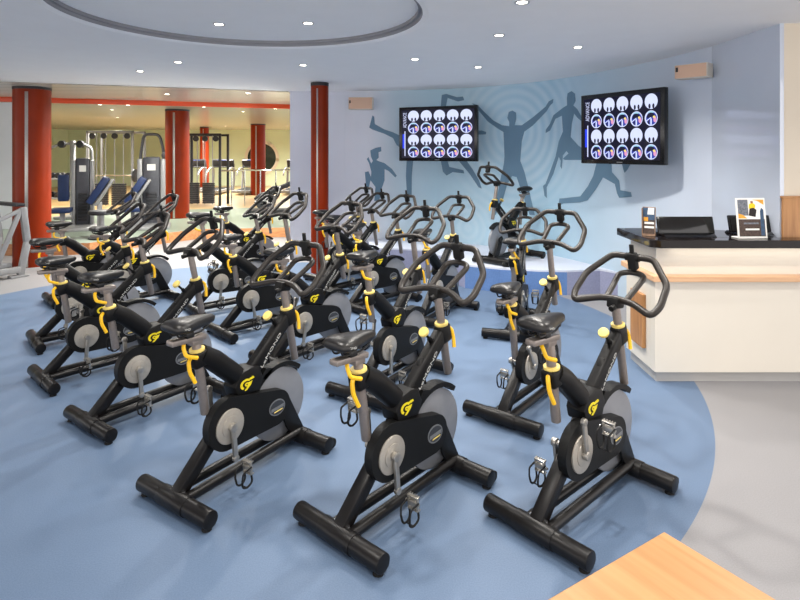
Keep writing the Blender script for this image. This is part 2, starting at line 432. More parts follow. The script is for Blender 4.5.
edge = [(-12, 9.3), (-5.6, 8.95), (-4.9, 9.1), (-3.75, 10.7), (-1.72, 11.0)]
bm = B(); add_prism(bm, edge + [(-1.72, 24.5), (-14, 24.5), (-14, 9.3)], 0, ZR, 'xy')
for f in bm.faces:
    f.normal_update()
    f.material_index = 0 if abs(f.normal.z) > .5 else 1
tag(obj('floor_raised', bm, [zone_material(), 'step'], smooth=0), kind='structure')
bm = B(); add_box(bm, (-8, 24.4, 1.3), (13, .2, 2.6))
tag(obj('wall_gym_back', bm, 'wallgreen', smooth=0), kind='structure')
bm = B(); add_box(bm, (-14.1, 16, 1.3), (.2, 18, 2.6))
tag(obj('wall_gym_left', bm, 'wallgreen', smooth=0), kind='structure')
bm = B(); add_box(bm, (-9.0, 10.8, 1.36), (3.6, .15, 2.36))
tag(obj('wall_left', bm, 'wallpale', smooth=0), kind='structure')
bm = B(); add_bar(bm, (-11, 8.1, ZC - .045), (-1.75, 11.4, ZC - .045), .07, .1, (0, 0, 1), .004)
tag(obj('trim_1', bm, 'orange'), kind='structure')

def column(x, y, r, z0, label):
    t = thing('column', label, 'column', (x, y, z0), math.atan2(y, x) - math.pi / 2, kind='structure')
    h = ZC - z0
    bm = B(); add_cyl(bm, (0, 0, 0), (0, 0, h - .05), r, n=48)
    obj('shaft', bm, 'red', t)
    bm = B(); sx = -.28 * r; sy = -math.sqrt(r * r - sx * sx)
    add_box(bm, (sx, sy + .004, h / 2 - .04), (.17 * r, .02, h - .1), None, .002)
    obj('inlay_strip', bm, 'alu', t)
    bm = B(); add_cyl(bm, (0, 0, h - .05), (0, 0, h - .005), r * 1.02, n=48)
    obj('collar', bm, 'gym_dark', t)
column(-5.27, 8.25, .238, 0, 'thick glossy red column at the far left beside the treadmill')
column(-4.87, 12.6, .25, ZR, 'glossy red column standing on the raised gym floor beside the weight tower')
column(-1.08, 7.75, .118, 0, 'slim glossy red column in front of the pale mural wall end')
column(-4.73, 19.2, .24, ZR, 'distant red column at the back of the gym before the round mirror')
column(-7.3, 21.5, .16, ZR, 'farthest thin red column partly hidden behind the power rack')

# ---------------------------------------------------------------- instructor platform
edge_px = [(372, 248), (400, 248.5), (427, 250), (445, 257), (465, 264.5), (500, 268), (540, 270), (567, 270.5), (600, 269), (630, 266)]
ZP = .28
pe = [world(u, v, ZP) for u, v in edge_px]
pl = [(p.x, p.y) for p in pe] + [(2.45, 6.45), (2.2, 7.08), (1.85, 7.67), (1.4, 8.12), (.88, 8.5), (0, 8.79), (-.5, 8.84)]
pl[9] = (2.46, 6.38)
M['deck'] = mat('pale_lilac_platform_top', 'cdd2e0', .4, 0, .4, .02, 3)
M['riser_blue'] = mat('blue_riser_carpet', '5f7fb2', .7, 0, .3, .06, 60)
M['riser_lilac'] = mat('lilac_riser_carpet', '9498b4', .7, 0, .3, .06, 60)
bm = B(); fs = add_prism(bm, pl, 0, ZP - .02, 'xy')
for f in bm.faces:
    f.normal_update(); c = f.calc_center_median()
    u = CX + F * c.x / c.y
    f.material_index = 0 if (462 < u < 567) else 1
add_prism(bm, pl, ZP - .02, ZP, 'xy', mi=2)
st = obj('platform', bm, ['riser_blue', 'riser_lilac', 'deck'], smooth=0)
tag(st, 'low curved instructor platform with blue and lilac riser under the mural', 'platform', kind='structure')

# ---------------------------------------------------------------- THE SPIN BIKE (x forward, y left, z up; origin on the floor below the cranks)
SEATDIR = Vector((-.041, 0, .283)).normalized()
BARDIR = Vector((-.055, 0, .261)).normalized()

def text_mesh(body, size, depth):
    cu = bpy.data.curves.new('lettering_curve', 'FONT'); cu.body = body; cu.size = size; cu.extrude = depth
    cu.align_x = 'CENTER'; cu.align_y = 'CENTER'; cu.resolution_u = 2
    o = bpy.data.objects.new('lettering_tmp', cu); C.objects.link(o)
    bpy.context.view_layer.update()
    me = bpy.data.meshes.new_from_object(o.evaluated_get(bpy.context.evaluated_depsgraph_get()))
    bpy.data.objects.remove(o); bpy.data.curves.remove(cu)
    return me

class Node:
    """a part made once; bikes share its mesh"""
    def __init__(s, name, me, loc=(0, 0, 0), label=None, tagk=None):
        s.name, s.me, s.loc, s.label, s.k, s.ch = name, me, Vector(loc), label, tagk, []
    def add(s, n): s.ch.append(n); return n

def mesh(name, bm, mats, smooth=35, origin=None):
    bmesh.ops.recalc_face_normals(bm, faces=bm.faces)
    if origin is not None: bmesh.ops.translate(bm, verts=bm.verts, vec=-Vector(origin))
    me = bpy.data.meshes.new(name); bm.to_mesh(me); bm.free()
    for m in (mats if isinstance(mats, (list, tuple)) else [mats]): me.materials.append(M[m])
    if smooth: me.shade_smooth(); me.set_sharp_from_angle(angle=R(smooth))
    return me

def ring_arc(bm, c, r0, r1, a0, a1, y0, y1, n=24, mi=0):
    o = [(c[0] + r1 * math.cos(a0 + (a1 - a0) * k / n), c[1] + r1 * math.sin(a0 + (a1 - a0) * k / n)) for k in range(n + 1)]
    i = [(c[0] + r0 * math.cos(a0 + (a1 - a0) * k / n), c[1] + r0 * math.sin(a0 + (a1 - a0) * k / n)) for k in range(n + 1)]
    for k in range(n):
        vs = [bm.verts.new((p[0], y, p[1])) for y in (y0, y1) for p in (o[k], o[k + 1], i[k + 1], i[k])]
        a = vs[:4]; b = vs[4:]
        for q in ((a[0], a[1], a[2], a[3]), (b[3], b[2], b[1], b[0]), (a[0], b[0], b[1], a[1]), (a[2], b[2], b[3], a[3]), (a[1], b[1], b[2], a[2]), (a[3], b[3], b[0], a[0])):
            f = bm.faces.new(q); f.material_index = mi
    bmesh.ops.remove_doubles(bm, verts=bm.verts, dist=1e-5)

def hull2(c1, r1, c2, r2, n=20):
    """outline of two circles and their outer tangents (in x, z)"""
    dx, dz = c2[0] - c1[0], c2[1] - c1[1]; L = math.hypot(dx, dz); a = math.atan2(dz, dx); b = math.acos((r1 - r2) / L)
    out = []
    for k in range(n + 1):
        t = a - b + 2 * b * k / n; out.append((c2[0] + r2 * math.cos(t), c2[1] + r2 * math.sin(t)))
    for k in range(n + 1):
        t = a + b + (2 * math.pi - 2 * b) * k / n; out.append((c1[0] + r1 * math.cos(t), c1[1] + r1 * math.sin(t)))
    return out

BB = Vector((-.024, 0, .298))          # crank axle
FW = Vector((.345, 0, .265))           # flywheel axle
SCL = Vector((-.166, 0, .70))          # saddle post collar
HCL = Vector((.412, 0, .766))          # bar post collar
def bike_parts():
    L = []
    # --- stabilisers
    for nm, x, fr in (('rear_stabilizer', -.282, False), ('front_stabilizer', .478, True)):
        bm = B(); add_cyl(bm, (x, -.253, .05), (x, .253, .05), .0385, n=24, bev=.004)
        add_cyl(bm, (x, -.095, .05), (x, .095, .05), .0425, n=24, bev=.002)
        n = Node(nm, mesh(nm, bm, 'tube')); L.append(n)
        for s in (-1, 1):
            bm = B(); add_cyl(bm, (x, .225 * s, 0), (x, .225 * s, .03), .022, .017, n=14)
            n.add(Node('rubber_foot', mesh('rubber_foot', bm, 'rubber')))
            if fr:
                bm = B(); add_cyl(bm, (x + .052, .2 * s, .034), (x + .052, .238 * s, .034), .026, n=16, bev=.003)
                add_bar(bm, (x + .02, .206 * s, .045), (x + .056, .206 * s, .036), .02, .012, (0, 0, 1), .002)
                n.add(Node('transport_wheel', mesh('transport_wheel', bm, 'rubber')))
            bm = B(); add_cyl(bm, (x + .02 * (1 if not fr else -1), .035 * s, .08), (x + .02 * (1 if not fr else -1), .035 * s, .092), .009, n=10)
            n.add(Node('bolt', mesh('bolt', bm, 'chrome'), label='chrome bolt'))
    # --- frame
    for s in (-1, 1):
        bm = B(); sweep(bm, [(-.27, .05 * s, .062), (.1, .046 * s, .068), (.465, .042 * s, .072)], .024, 14)
        L.append(Node('base_rail', mesh('base_rail', bm, 'tube')))
    bm = B(); add_bar(bm, (-.268, 0, .07), (-.06, 0, .27), .06, .062, (0, 1, 0), .01)
    add_bar(bm, (-.07, 0, .26), (.1, 0, .45), .055, .05, (0, 1, 0), .008)
    L.append(Node('rear_strut', mesh('rear_strut', bm, 'tube')))
    for s in (-1, 1):
        bm = B(); add_prism(bm, [(.30, .29), (.33, .325), (.385, .30), (.5, .085), (.43, .05), (.375, .13)], .032 * s, .046 * s, bev=.003)
        L.append(Node('fork_blade', mesh('fork_blade', bm, 'black')))
    # --- flywheel, fender, chain guard
    bm = B(); add_cyl(bm, FW + Vector((0, -.013, 0)), FW + Vector((0, .013, 0)), .19, n=64, bev=.004)
    n = Node('flywheel', mesh('flywheel', bm, 'fly'), label='smooth grey flywheel disc'); L.append(n)
    bm = B(); add_cyl(bm, FW + Vector((0, -.05, 0)), FW + Vector((0, .056, 0)), .03, n=20, bev=.003)
    n.add(Node('hub', mesh('hub', bm, 'black')))
    bm = B(); ring_arc(bm, (FW.x, FW.z), .198, .222, R(48), R(150), -.03, .03, 20)
    add_prism(bm, [(.2, .45), (.235, .49), (.29, .475), (.24, .43)], -.03, .03)
    L.append(Node('fender', mesh('fender', bm, 'plastic')))
    G1, G2 = (BB.x + .0, BB.z + .01), (.288, .272)
    bm = B(); add_prism(bm, hull2(G1, .124, G2, .091), -.06, -.016, bev=.012)
    g = Node('chain_guard', mesh('chain_guard', bm, 'plastic', 50)); L.append(g)
    bm = B(); ang = R(-6)
    def oval(cx, cz, a, b, y0, y1, mi):
        pts = []
        for k in range(28):
            t = 2 * math.pi * k / 28; u, v = a * math.cos(t), b * math.sin(t)
            pts.append((cx + u * math.cos(ang) - v * math.sin(ang), cz + u * math.sin(ang) + v * math.cos(ang)))
        add_prism(bm, pts, y0, y1, mi=mi)
    oval(.285, .276, .056, .042, -.062, -.058, 0)
    oval(.285, .276, .05, .036, -.0628, -.062, 1)
    add_prism(bm, [(.24, .262), (.33, .268), (.332, .284), (.242, .278)], -.0636, -.0628, mi=0)
    add_prism(bm, [(.262, .252), (.32, .256), (.322, .262), (.264, .258)], -.0636, -.0628, mi=2)
    g.add(Node('badge', mesh('badge', bm, ['badge', 'badge_dark', 'cream']), label='small oval grey badge'))
    bm = B(); add_cyl(bm, BB + Vector((0, -.068, 0)), BB + Vector((0, -.056, 0)), .082, n=40, bev=.003)
    add_cyl(bm, BB + Vector((0, -.0715, 0)), BB + Vector((0, -.068, 0)), .05, n=32, bev=.001)
    g.add(Node('crank_disc', mesh('crank_disc', bm, 'disc'), label='round silver crank disc'))
    # --- cranks: origin at the axle so they can be turned
    for s in (-1, 1):
        yy = -.084 if s < 0 else .075
        bm = B(); ex = Vector((0, yy, -.155 if s < 0 else .155))
        add_bar(bm, (0, yy, 0), ex, .026, .016, (0, 1, 0), .005)
        add_cyl(bm, (0, yy - .012, 0), (0, yy + .012, 0), .02, n=16, bev=.002)
        add_cyl(bm, ex - Vector((0, .01, 0)), ex + Vector((0, .01, 0)), .016, n=14, bev=.002)
        add_cyl(bm, (0, yy + .01 * -s, 0), (0, 0, 0), .012, n=12)
        n = Node('crank_arm', mesh('crank_arm', bm, 'alu'), BB, tagk='crank'); L.append(n)
        o = Vector((-.018 if s < 0 else 0, yy + s * .02, 0))
        bm = B(); add_cyl(bm, (0, -s * .05, 0), (0, s * .04, 0), .007, n=10)
        add_box(bm, (0, 0, 0), (.03, .06, .024), None, .004)
        for a in (-1, 1):
            add_box(bm, (.034 * a, 0, 0), (.008, .07, .02), None, .002)
            add_box(bm, (0, .031 * a, 0), (.07, .006, .016), None, .002)
        for k in range(-2, 3): add_box(bm, (.036, k * .015, .008), (.008, .005, .02)); add_box(bm, (-.036, k * .015, .008), (.008, .005, .02))
        bmesh.ops.scale(bm, vec=(.8, .8, .8), verts=bm.verts)
        p = n.add(Node('pedal', mesh('pedal', bm, 'alu'), ex + o, label='silver caged pedal', tagk='pedal'))
        bm = B()
        for a in (-.03, .03):
            sweep(bm, rounded([(.04, a, .0), (.085, a, .005), (.105, a * .8, -.03), (.09, a * .8, -.065), (.045, a, -.07)], .02), .006, 8)
        sweep(bm, [(.105, -.026, -.03), (.108, 0, -.03), (.105, .026, -.03)], .004, 8)
        sweep(bm, rounded([(.045, -.03, -.07), (.0, -.034, -.062), (-.01, -.036, 0)], .015), .0055, 6)
        sweep(bm, rounded([(.045, .03, -.07), (.0, .034, -.062), (-.01, .036, 0)], .015), .0055, 6)
        bmesh.ops.scale(bm, vec=(.78, .8, .78), verts=bm.verts)
        n.add(Node('toe_cage', mesh('toe_cage', bm, 'rubber'), ex + o, label='black toe cage', tagk='pedal'))
    # --- junction and emblem
    bm = B(); add_prism(bm, [(.035, .41), (.18, .40), (.205, .46), (.175, .525), (.12, .535), (.05, .52), (.02, .46)], -.05, .05, bev=.012)
    j = Node('frame_junction', mesh('frame_junction', bm, 'black')); L.append(j)
    c = (.084, .462)
    for y0, y1 in ((-.0525, -.0495), (.0495, .0525)):
        bm = B(); q = .76
        ring_arc(bm, c, .021 * q, .034 * q, R(38), R(236), y0, y1, 18)
        ring_arc(bm, (c[0] + .006 * q, c[1] - .003 * q), .005 * q, .013 * q, R(70), R(290), y0, y1, 10)
        for v in bm.verts: v.co.x = c[0] + (v.co.x - c[0]) * 1.4
        def em(p): add_prism(bm, [(c[0] + a * q * 1.4, c[1] + b * q) for a, b in p], y0, y1)
        em([(.004, .005), (.038, .008), (.03, -.012), (.004, -.04), (-.008, -.04), (.012, -.012)])
        em([(.02, .03), (.043, .036), (.05, .024), (.028, .018)])
        j.add(Node('emblem', mesh('emblem', bm, 'lemon'), label='yellow swirl emblem'))
    # --- saddle side
    bm = B(); sweep(bm, [(.1, 0, .465), (.03, 0, .53), (-.07, 0, .618), (-.15, 0, .672)], [.046, .05, .05, .046], 18)
    add_bar(bm, SCL + SEATDIR * -.085, SCL + SEATDIR * -.008, .082, .074, (0, 1, 0), .014)
    st = Node('seat_tube', mesh('seat_tube', bm, 'black', 50)); L.append(st)
    bm = B(); add_cyl(bm, SCL + SEATDIR * -.01, SCL + SEATDIR * .004, .036, n=24, bev=.003)
    st.add(Node('collar', mesh('collar', bm, 'cream'), label='yellow collar'))
    bm = B()
    lv = rounded([SCL + Vector((-.042, -.01, -.03)), SCL + Vector((-.062, -.024, -.042)), SCL + Vector((-.06, -.03, -.085)), SCL + Vector((-.035, -.036, -.14))], .012)
    sweep(bm, lv, .0095, 8)
    st.add(Node('clamp_lever', mesh('clamp_lever', bm, 'yellow'), label='yellow clamp lever'))
    bm = B(); add_cyl(bm, SCL + SEATDIR * -.285, SCL + SEATDIR * .1, .0215, n=20, bev=.003)
    L.append(Node('seat_post', mesh('seat_post', bm, 'post'), label='grey seat post', tagk='seat'))
    bm = B(); add_box(bm, (-.225, 0, .795), (.185, .05, .026), Matrix.Rotation(R(3), 3, 'Y'), .006)
    add_box(bm, (-.18, 0, .775), (.06, .044, .03), None, .006)
    sl = Node('seat_slider', mesh('seat_slider', bm, 'post'), label='grey seat slider', tagk='seat'); L.append(sl)
    bm = B(); sweep(bm, rounded([(-.25, -.01, .78), (-.262, -.028, .765), (-.258, -.04, .735), (-.205, -.05, .715)], .012), .009, 8)
    sl.add(Node('slider_lever', mesh('slider_lever', bm, 'yellow'), label='yellow slider lever'))
    # saddle: lofted cross sections from tail to nose
    bm = B(); secs = [(-.324, .04, .882, .024), (-.317, .066, .892, .042), (-.295, .077, .9, .056), (-.26, .074, .902, .064), (-.21, .056, .899, .064), (-.16, .038, .894, .058), (-.118, .028, .889, .048), (-.09, .022, .884, .038), (-.077, .011, .876, .02)]
    rings = []
    for x, w, zt, h in secs:
        rg = []
        for k in range(16):
            t = 2 * math.pi * k / 16; cy, sz = math.cos(t), math.sin(t)
            yy = w * math.copysign(abs(cy) ** .8, cy)
            zz = zt - h / 2 + (h / 2) * math.copysign(abs(sz) ** .7, sz) - (.10 * yy * yy / max(w, .03) if sz >= 0 else .05 * yy * yy / max(w, .03))
            rg.append(bm.verts.new((x, yy, zz)))
        rings.append(rg)
    for a, b in zip(rings, rings[1:]):
        for k in range(16): bm.faces.new((a[k], a[(k + 1) % 16], b[(k + 1) % 16], b[k]))
    bm.faces.new(rings[0][::-1]); bm.faces.new(rings[-1])
    for s in (-1, 1): sweep(bm, rounded([(-.3, .03 * s, .86), (-.29, .025 * s, .822), (-.16, .022 * s, .82), (-.09, .012 * s, .86)], .03), .0045, 8)
    add_box(bm, (-.225, 0, .82), (.04, .06, .03), None, .006)
    sd = Node('saddle', mesh('saddle', bm, 'vinyl', 60), label='black padded saddle', tagk='seat'); L.append(sd)
    me = text_mesh('LEMOND', .013, .0004)
    me.transform(Matrix.Translation((-.29, -.075, .868)) @ Matrix.Rotation(R(-25), 4, 'Z') @ Matrix.Rotation(R(78), 4, 'X'))
    me.materials.append(M['white_ink'])
    sd.add(Node('saddle_lettering', me, label='small white lettering'))
    # --- bar side
    ax = (HCL - Vector((.12, 0, .46))).normalized()
    p0, p1 = Vector((.11, 0, .452)), HCL + BARDIR * -.05 + Vector((-.008, 0, 0))
    bm = B(); add_bar(bm, p0, p1, .074, .058, (0, 1, 0), .014)
    add_bar(bm, HCL + BARDIR * -.1, HCL + BARDIR * -.008, .074, .062, (0, 1, 0), .012)
    dt = Node('down_tube', mesh('down_tube', bm, 'black', 50)); L.append(dt)
    me = text_mesh('LeMOND', .0225, .0008); me.transform(Matrix.Diagonal((2.2, 1, 1, 1)))
    a = math.atan2(ax.z, ax.x)
    right = me.copy()
    mid = (p0 + p1) / 2 + Vector((ax.z, 0, -ax.x)) * .013 + ax * .0
    right.transform(Matrix.Translation(mid + Vector((0, -.0300, 0))) @ Matrix.Rotation(-a, 4, 'Y') @ Matrix.Rotation(R(90), 4, 'X'))
    me.transform(Matrix.Translation(mid + Vector((0, .0300, 0))) @ Matrix.Rotation(-a, 4, 'Y') @ Matrix.Rotation(R(180), 4, 'Z') @ Matrix.Rotation(R(90), 4, 'X'))
    for q in (right, me):
        bm = B(); bm.from_mesh(q)
        dt.add(Node('lettering', mesh('lettering', bm, 'white_ink', 0), label='white lettering along the tube'))
    bm = B(); add_cyl(bm, HCL + BARDIR * -.01, HCL + BARDIR * .004, .034, n=24, bev=.003)
    dt.add(Node('collar', mesh('collar', bm, 'cream'), label='yellow collar'))
    bm = B(); sweep(bm, rounded([HCL + Vector((.045, -.01, -.03)), HCL + Vector((.062, -.02, -.045)), HCL + Vector((.066, -.028, -.09)), HCL + Vector((.062, -.034, -.13))], .012), .0095, 8)
    dt.add(Node('clamp_lever', mesh('clamp_lever', bm, 'yellow'), label='yellow clamp lever'))
    kb = Vector((.335, 0, .69)); kt = Vector((.273, 0, .752))
    bm = B(); add_cyl(bm, kb, kt, .007, n=10); add_cyl(bm, kb, kb + (kt - kb) * .3, .013, n=12)
    k = Node('brake_knob', mesh('brake_knob', bm, 'black')); L.append(k)
    dk = (kt - kb).normalized()
    bm = B(); add_cyl(bm, kt - dk * .009, kt + dk * .009, .026, n=24, bev=.005)
    k.add(Node('knob_cap', mesh('knob_cap', bm, 'cream'), label='pale yellow round knob'))
    bm = B(); add_box(bm, (.262, 0, .60), (.05, .03, .06), Matrix.Rotation(-a, 3, 'Y'), .008); add_cyl(bm, (.25, 0, .62), (.285, 0, .5), .006, n=8)
    L.append(Node('brake_arm', mesh('brake_arm', bm, 'black')))
    bm = B(); add_cyl(bm, HCL + BARDIR * -.27, HCL + BARDIR * .165, .0205, n=20, bev=.003)
    L.append(Node('bar_post', mesh('bar_post', bm, 'post'), label='grey handlebar post', tagk='bar'))
    bm = B()
    loop = [(.385, 0, .944), (.378, .085, .938), (.325, .198, .91), (.372, .222, .945), (.472, .213, 1.03), (.556, .108, 1.13), (.556, -.108, 1.13), (.472, -.213, 1.03), (.372, -.222, .945), (.325, -.198, .91), (.378, -.085, .938)]
    sweep(bm, rounded(loop, .03, 5, True), .0165, 12, True)
    inner = [(.378, .05, .94), (.46, .058, .985), (.545, .068, 1.035), (.572, .03, 1.045), (.572, -.03, 1.045), (.545, -.068, 1.035), (.46, -.058, .985), (.378, -.05, .94)]
    sweep(bm, rounded(inner, .035, 5), .0145, 12)
    hb = Node('handlebar', mesh('handlebar', bm, 'grip', 60), label='black looped handlebar', tagk='bar'); L.append(hb)
    bm = B(); add_box(bm, (.378, 0, .925), (.075, .06, .05), Matrix.Rotation(R(8), 3, 'Y'), .01)
    add_cyl(bm, (.31, -.012, .908), (.36, -.012, .915), .014, n=12, bev=.002)
    hb.add(Node('stem_clamp', mesh('stem_clamp', bm, 'black')))
    bm = B(); add_box(bm, (.558, 0, 1.108), (.04, .046, .09), Matrix.Rotation(R(-14), 3, 'Y'), .008)
    add_box(bm, (.545, 0, 1.165), (.012, .022, .06), Matrix.Rotation(R(-8), 3, 'Y'), .003)
    add_cyl(bm, (.556, -.036, 1.128), (.556, .036, 1.128), .021, n=16, bev=.002)
    hb.add(Node('console_bracket', mesh('console_bracket', bm, 'rubber')))
    return L

PARTS = bike_parts()
def bike(x, y, deg, label, ds=0, dh=0, crank=0, z=0, group='spin bikes of the class'):
    t = thing('exercise_bike', label, 'exercise bike', (x, y, z), R(deg), group)
    for n in PARTS:
        o = bpy.data.objects.new(n.name, n.me); C.objects.link(o); o.parent = t
        off = Vector()
        if n.k == 'seat': off = SEATDIR * ds
        if n.k == 'bar': off = BARDIR * dh
        o.location = n.loc + off
        if n.k == 'crank': o.rotation_euler = (0, R(crank), 0)
        if n.label: o['label'] = n.label
        for c in n.ch:
            q = bpy.data.objects.new(c.name, c.me); C.objects.link(q); q.parent = o; q.location = c.loc
            if c.k == 'pedal': q.rotation_euler = (0, R(86 - crank), 0)
            if c.label: q['label'] = c.label
    return t

# first (outer) arc, from the wooden table round to the treadmill
bike(.775, 2.587, 41.8, 'black spin bike closest to the pale wooden table, right end of the front row', .035, -.05, 172)
bike(-.066, 2.575, 48.6, 'black spin bike in the middle foreground, left of the one by the wooden table', -.037, -.002, -5)
bike(-.857, 2.832, 55.8, 'black spin bike at front left of the middle foreground bike, cover fully in view', -.038, -.038, -6)
bike(-1.632, 3.565, 53.2, 'black spin bike fourth from the right along the front row', .022, .019, -4)
bike(-2.274, 4.189, 46.3, 'black spin bike fifth from the right along the front row, low at the left', -.01, 0, 4)
bike(-2.813, 4.967, 40.5, 'black spin bike sixth from the right along the front row, below the red column', 0, 0, 20)
bike(-3.5, 6.3, 42, 'black spin bike at the far left end of the front row, nearest the treadmill', -.02, .01, 60)
# second arc
bike(.78, 3.622, 50.6, 'black spin bike at the right end of the second row, just beyond the rightmost one', -.065, .069, 150)
bike(-.11, 3.939, 55.9, 'black spin bike second from the right in the second row, beyond the middle foreground one', .078, .062, 5)
bike(-.772, 4.513, 49.3, 'black spin bike third from the right in the second row', 0, .052, 10)
bike(-1.359, 5.22, 43.3, 'black spin bike fourth from the right in second row, handlebar left of slim red column', 0, .085, -10)
bike(-1.839, 5.913, 38.5, 'black spin bike fifth from the right in the second row, saddle raised high', .12, .006, 5)
bike(-2.93, 6.08, 47, 'black spin bike at the left end of the second row', -.04, 0, 40)
# third arc, nearest the platform
bike(1.05, 5.2, 70, 'black spin bike turned away in front of the blue platform riser', -.02, -.08, 120)
bike(.337, 5.608, 59, 'black spin bike second from the right in the third row, left of the riser', 0, .015, 30)
bike(-.31, 6.05, 46, 'black spin bike third from the right in the third row', 0, -.005, 10)
bike(-.62, 6.75, 45, 'black spin bike fourth from the right in the third row, below the small child silhouette', 0, -.03, 10)
bike(-.83, 7.35, 48, 'black spin bike farthest back against the pale end of the mural wall', 0, 0, 10)
bike(-2.13, 7.6, 40, 'black spin bike farthest back at the left, standing in front of the open gym', .02, 0, 10)
# instructor
bike(1.43, 7.198, 225, 'black spin bike facing the class on the instructor platform', .0, .03, 60, ZP, 'instructor spin bike')

# ---------------------------------------------------------------- reception counter
CZ = 1.01
def loc(poly): return [(x - 1.76, y - 4.05) for x, y in poly]
def counter(name, label, cat, plan, extra=False):
    t = thing(name, label, cat, (1.76, 4.05, 0))
    def slab(nm, inset, z0, z1, m, bev=0):
        bm = B(); add_prism(bm, loc(plan(inset)), z0, z1, 'xy', bev=bev); return obj(nm, bm, m, t, smooth=0)
    slab('plinth', .10, 0, .075, 'counter_grey'); slab('body', .07, .075, .715, 'counter_white')
    slab('ledge', 0.03, .715, .755, 'peach', .004); slab('upper_panel', .10, .755, CZ - .055, 'counter_white'); slab('worktop', 0, CZ - .055, CZ, 'granite', .004)
    return t
ct = counter('reception_counter', 'white reception counter with black stone top and peach wood ledge', 'counter',
             lambda k: [(1.80 if k == 0 else 1.74 + k * .7, 3.97 + k), (3.9, 3.97 + k), (3.9, 4.115), (1.74 + k * .7, 4.115)] + ([(1.74, 4.02)] if k == 0 else []))
cr_ = counter('counter_return', 'short return of the counter running back from its left end to the wall', 'counter',
              lambda k: [(1.74 + k * .7, 4.117), (2.7, 4.117), (2.7, 4.40), (2.25, 4.62 - k), (1.74 + k * .7, 4.62 - k)])
bm = B(); add_box(bm, (1.777 - 1.76, 4.30 - 4.05, .385), (.03, .22, .39), None, .004)
obj('side_panel', bm, 'walnut', cr_, smooth=0)
# dark screens, poster and leaflets on the counter
def monitor(x, y, w, label, rz=0):
    t = thing('monitor', label, 'monitor', (x, y, CZ + .001), rz, 'screens on the reception counter')
    bm = B(); add_prism(bm, [(-.09, 0), (.09, 0), (.06, .02), (-.06, .02)], -w / 2 + .02, w / 2 - .02, 'yz', bev=.003)
    obj('base', bm, 'bezel', t)
    bm = B(); add_box(bm, (0, .0, .075), (w, .02, .125), Matrix.Rotation(R(-16), 3, 'X'), .005)
    obj('housing', bm, 'bezel', t)
    bm = B(); add_box(bm, (0, -.0135, .074), (w - .025, .004, .105), Matrix.Rotation(R(-16), 3, 'X'), .001)
    obj('screen', bm, 'screen_off', t)
monitor(2.08, 4.2, .41, 'wide black screen lying back on the counter between leaflets and poster card')
monitor(2.6, 4.29, .31, 'narrower black screen hidden behind the poster card on the counter')
t = thing('poster_card', 'white framed poster card of a cyclist in yellow standing on the counter', 'poster', (2.475, 4.06, CZ + .001), R(3))
tilt = Matrix.Rotation(R(-7), 3, 'X')
bm = B(); add_box(bm, (0, 0, .142), (.213, .008, .284), tilt, .002)
obj('card', bm, 'card', t)
bm = B()
def art(poly, mi, y=-.0046, s=.0):
    vs = [bm.verts.new(tilt @ Vector((u, y - mi * .00012, v - .142)) + Vector((0, 0, .142))) for u, v in poly]
    bm.faces.new(vs).material_index = mi
art([(-.095, .015), (.095, .015), (.095, .135), (-.095, .135)], 0)
art([(-.095, .135), (.095, .135), (.095, .272), (-.095, .272)], 1)
art([(-.095, .16), (-.02, .16), (-.02, .272), (-.095, .272)], 2)
art([(.01, .272), (.095, .272), (.095, .235), (.05, .262)], 3)
art([(-.095, .14), (-.03, .14), (-.06, .165), (-.095, .175)], 3)
art([(-.02, .16), (.03, .15), (.04, .2), (.02, .215), (-.01, .21)], 6)
art([(-.015, .21), (.028, .2), (.034, .235), (.012, .252), (-.012, .238)], 4)
art([(.0, .246), (.018, .246), (.018, .262), (.0, .262)], 5)
art([(.062, .02), (.09, .02), (.09, .2), (.075, .215), (.064, .19)], 7)
art([(-.05, .058), (.05, .058), (.05, .07), (-.05, .07)], 8)
art([(-.06, .1), (.05, .1), (.05, .112), (-.06, .112)], 9)
obj('printed_picture', bm, ['ink_brown', 'card', 'ink_grey', 'ink_orange', 'ink_yellow', 'ink_skin', 'ink', 'ink_blue', 'card', 'ink_grey'], t, smooth=0)
bm = B(); add_box(bm, (0, .03, .004), (.2, .08, .006), None, .002)
obj('stand_foot', bm, 'card', t)
t = thing('leaflet_holder', 'small leaflet holder with tan side at the left end of the counter', 'leaflet holder', (1.825, 4.22, CZ + .001), R(-28))
bm = B()
add_prism(bm, [(-.05, .0), (.045, .0), (.03, .2), (-.075, .2)], -.045, -.042, 'yz')
add_box(bm, (0, 0, .004), (.09, .11, .008), None, .002)
obj('tray', bm, 'leaflet', t, smooth=0)
bm = B(); tl = Matrix.Rotation(R(-8), 3, 'X')
add_box(bm, (0, -.0, .105), (.085, .05, .2), tl, .002, mi=0)
def art2(poly, mi):
    vs = [bm.verts.new(tl @ Vector((u, -.0255 - .0002 * mi, v - .105)) + Vector((0, 0, .105))) for u, v in poly]; bm.faces.new(vs).material_index = mi
art2([(-.04, .01), (.04, .01), (.04, .11), (-.04, .11)], 1)
art2([(-.04, .11), (.04, .11), (.04, .2), (-.04, .2)], 2)
art2([(-.01, .15), (.035, .15), (.035, .198), (-.005, .198)], 3)
art2([(-.035, .1), (-.005, .1), (-.005, .13), (-.035, .13)], 4)
art2([(-.03, .05), (.035, .05), (.035, .065), (-.03, .065)], 3)
art2([(-.03, .08), (.035, .08), (.035, .095), (-.03, .095)], 3)
obj('leaflets', bm, ['leaflet', 'ink_brown', 'ink_blue', 'card', 'ink_orange'], t, smooth=0)
